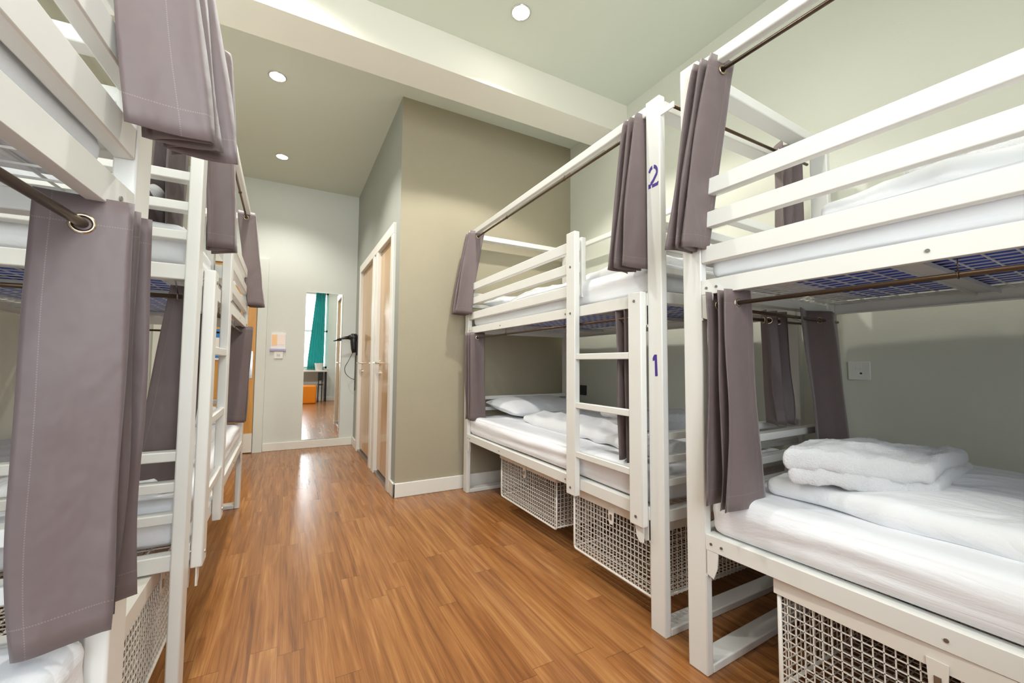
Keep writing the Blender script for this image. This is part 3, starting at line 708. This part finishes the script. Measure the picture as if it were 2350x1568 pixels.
basket(1.285, 1.90, 1.165, 1.70, .09, .401, -1, 'white wire basket behind the post stencilled 2 and 1', latch=1.42)
b3 = [W_('NR', .03, BL-.28), W_('NR', .55, .9)]
basket(1.252, 1.80, .06, .70, .09, .401, -1, 'white wire basket in the bottom right corner', latch=.37)
basket(-.90, -.325, 1.30, 1.96, .09, .401, 1, 'white wire basket under the left bunk, behind the foreground post')

# ------------------------------------------------------------ far wall things
mr = thing('wall_mirror', 'tall frameless mirror on the far wall reflecting window and teal curtain', 'mirror', (.365, YF, .10))
MB().box(-.200, .200, -.008, -.001, 0, 1.735).build('mirror_glass', 'mirror_glass', mr)
mr.rotation_euler = (0, 0, 0)
nt_ = thing('notice_holder', 'orange and white notice on the far wall, above the light switch', 'notice', (-.105, YF, 1.13))
MB().box(-.072, .072, -.012, -.001, .02, .205).build('notice_sheet', 'paper', nt_)
MB().box(-.066, -.012, -.0135, -.012, .06, .185).build('orange_panel', 'paper_orange', nt_)
MB().box(.0, .060, -.0135, -.012, .07, .185).build('pink_panel', mat('paper_pink', (.93, .80, .74), .5), nt_)
MB().box(-.084, .078, -.02, -.001, 0, .024).build('leaflet_tray', 'lilac', nt_)
sw = thing('light_switch', 'white double light switch below the orange notice', 'switch', (-.10, YF, 1.04))
MB().box(-.045, .045, -.010, -.001, 0, .085).build('switch_plate', 'white_plastic', sw, bevel=.002)
MB().box(-.016, -.002, -.014, -.010, .032, .054).box(.002, .016, -.014, -.010, .032, .054).build('rocker', 'channel_metal', sw)
ps = thing('door_poster', 'blue and white notice pinned on the orange door', 'poster', (-.70, YF-.04, 1.02))
MB().box(-.10, .10, -.003, 0, 0, .33).build('poster_sheet', 'paper', ps)
MB().box(-.10, .10, -.004, -.003, .24, .33).build('blue_header', 'paper_blue', ps)
MB().box(-.10, .10, -.004, -.003, .02, .05).build('blue_footer', 'paper_blue', ps)
# hair dryer
hd = thing('hair_dryer', 'black hair dryer hanging on the grey wall beside the mirror', 'hair dryer', (XC, 5.22, 1.14))
MB().tube([(-.045, 0, .205), (-.046, 0, .185), (-.046, 0, .10), (-.042, 0, .03), (-.036, 0, -.02)], [.030, .042, .038, .033, .028], 16).build('handle', 'black_plastic', hd, smooth=True)
MB().tube([(-.008, 0, .165), (-.02, 0, .165), (-.05, 0, .165), (-.08, 0, .162), (-.105, 0, .158)], [.030, .042, .043, .034, .024], 16).build('motor_body', 'black_plastic', hd, smooth=True)
MB().tube([(-.10, 0, .158), (-.15, 0, .152), (-.195, 0, .142), (-.235, 0, .130)], [.022, .017, .010, .004], 12).build('nozzle', 'black_plastic', hd, smooth=True)
MB().box(-.022, -.001, -.03, .03, -.05, .12).build('wall_cradle', 'black_plastic', hd, bevel=.005)
cord = []
for i in range(181): f = i/180; cord.append((-.018+.006*math.sin(f*150), .02+.006*math.cos(f*150), -.05-.42*f))
MB().tube(cord, .0035, 6).build('coiled_cord', 'black_plastic', hd, smooth=True)
arc_ = [(-.045, 0, .0), (-.10, .0, -.12), (-.135, .02, -.2), (-.12, .03, -.27), (-.07, .03, -.32), (-.025, .02, -.34)]
def smooth_path(p, k=6):
    out = []
    for i in range(len(p)-1):
        p0, p1, p2, p3 = [Vector(p[max(0, min(len(p)-1, i+d_))]) for d_ in (-1, 0, 1, 2)]
        for j in range(k):
            t_ = j/k; out.append(tuple(.5*((2*p1)+(p2-p0)*t_+(2*p0-5*p1+4*p2-p3)*t_*t_+(3*p1-p0-3*p2+p3)*t_**3)))
    out.append(tuple(p[-1])); return out
MB().tube(smooth_path(arc_), .0035, 6).build('loose_cord', 'black_plastic', hd, smooth=True)
# sockets
def socket(name, loc, label, dark=False):
    t = thing(name, label, 'socket', loc)
    MB().box(-.012, -.001, -.043, .043, -.043, .043).build('face_plate', 'socket_hole' if dark else 'white_plastic', t, bevel=.003)
    if not dark:
        MB().box(-.0145, -.012, -.012, .012, .004, .028).build('switch_rocker', 'white_plastic', t, bevel=.001)
        MB().tube([(-.0128, -.008, -.012), (-.0118, -.008, -.012)], .005, 10).build('indicator', 'socket_hole', t)
socket('wall_socket', (XR, .918, .98), 'white switched socket on the right wall beside the dark curtain')
socket('wall_socket', (XR, 2.96, .77), 'dark socket on the right wall behind the ladder bunk', True)

# ------------------------------------------------------------ things seen in the mirror
tb = thing('window_table', 'white table below the window, seen in the mirror', 'table', (.40, -.86, 0))
MB().box(-.45, .50, -.15, .13, .765, .80).build('tabletop', 'trim_paint', tb, bevel=.004)
for x in (-.42, .47):
    for y in (-.12, .10): MB().box(x-.015, x+.015, y-.015, y+.015, 0, .765).build('leg', 'dark_metal', tb)
pf = MB().box(-.19, .19, -.19, .19, 0, .44).build('pouf', 'orange_vinyl', bevel=.03, seg=4); pf.location = (.44, -.50, 0)
tag(pf, 'orange cube pouf in front of the window table, seen in the mirror', 'pouf')
ch = thing('folding_chair', 'black folding chair beside the orange pouf, seen in the mirror', 'chair', (.72, -.62, 0))
for dx in (-.03, .05): MB().tube([(dx, -.10, 0), (dx, .02, .75)], .011, 8).build('leg', 'dark_metal', ch)
MB().box(-.05, .07, -.08, .10, .43, .46).build('seat', 'ottoman_black', ch, bevel=.005)
MB().box(-.05, .07, .0, .02, .55, .76).build('backrest', 'ottoman_black', ch, bevel=.005)
bn = thing('waste_bin', 'small white bin standing on the window table, seen in the mirror', 'bin', (.70, -.84, .80))
pr = MB(); pr.tube([(0, 0, 0), (0, 0, .18)], [.080, .105], 24); pr.build('bin_body', 'white_plastic', bn, smooth=False)
MB().torus((0, 0, .18), (0, 0, 1), .105, .004, 24, 6).build('bin_rim', 'paper', bn, smooth=True)
# teal window curtain
mb = MB(); n = 90; rows = 14
for j in range(rows+1):
    f = j/rows; z = 2.90-(2.08)*f
    x0, x1 = .60-.17*min(1, f*1.1), .815
    for i in range(n+1):
        u = i/n; mb.v.append((x0+(x1-x0)*u-.7, -.965+.022*math.sin(u*2*PI*6+.4*math.sin(f*3))+.97, z-2.90))
for j in range(rows):
    for i in range(n): a = j*(n+1)+i; mb.f.append((a, a+n+1, a+n+2, a+1))
tc_ = mb.build('window_curtain', 'teal_cloth', smooth=True); tc_.location = (.7, -.97, 2.90)
so = tc_.modifiers.new('thickness', 'SOLIDIFY'); so.thickness = .003
tag(tc_, 'teal curtain hanging at the right of the window, seen in the mirror', 'curtain')
cr = MB().tube([(-.80, 0, 0), (.95-.0, 0, 0)], .012, 12).build('window_curtain_rail', 'chrome', smooth=True); cr.location = (0, -.97, 2.915)
tag(cr, 'metal rail above the teal window curtain', 'curtain rail')
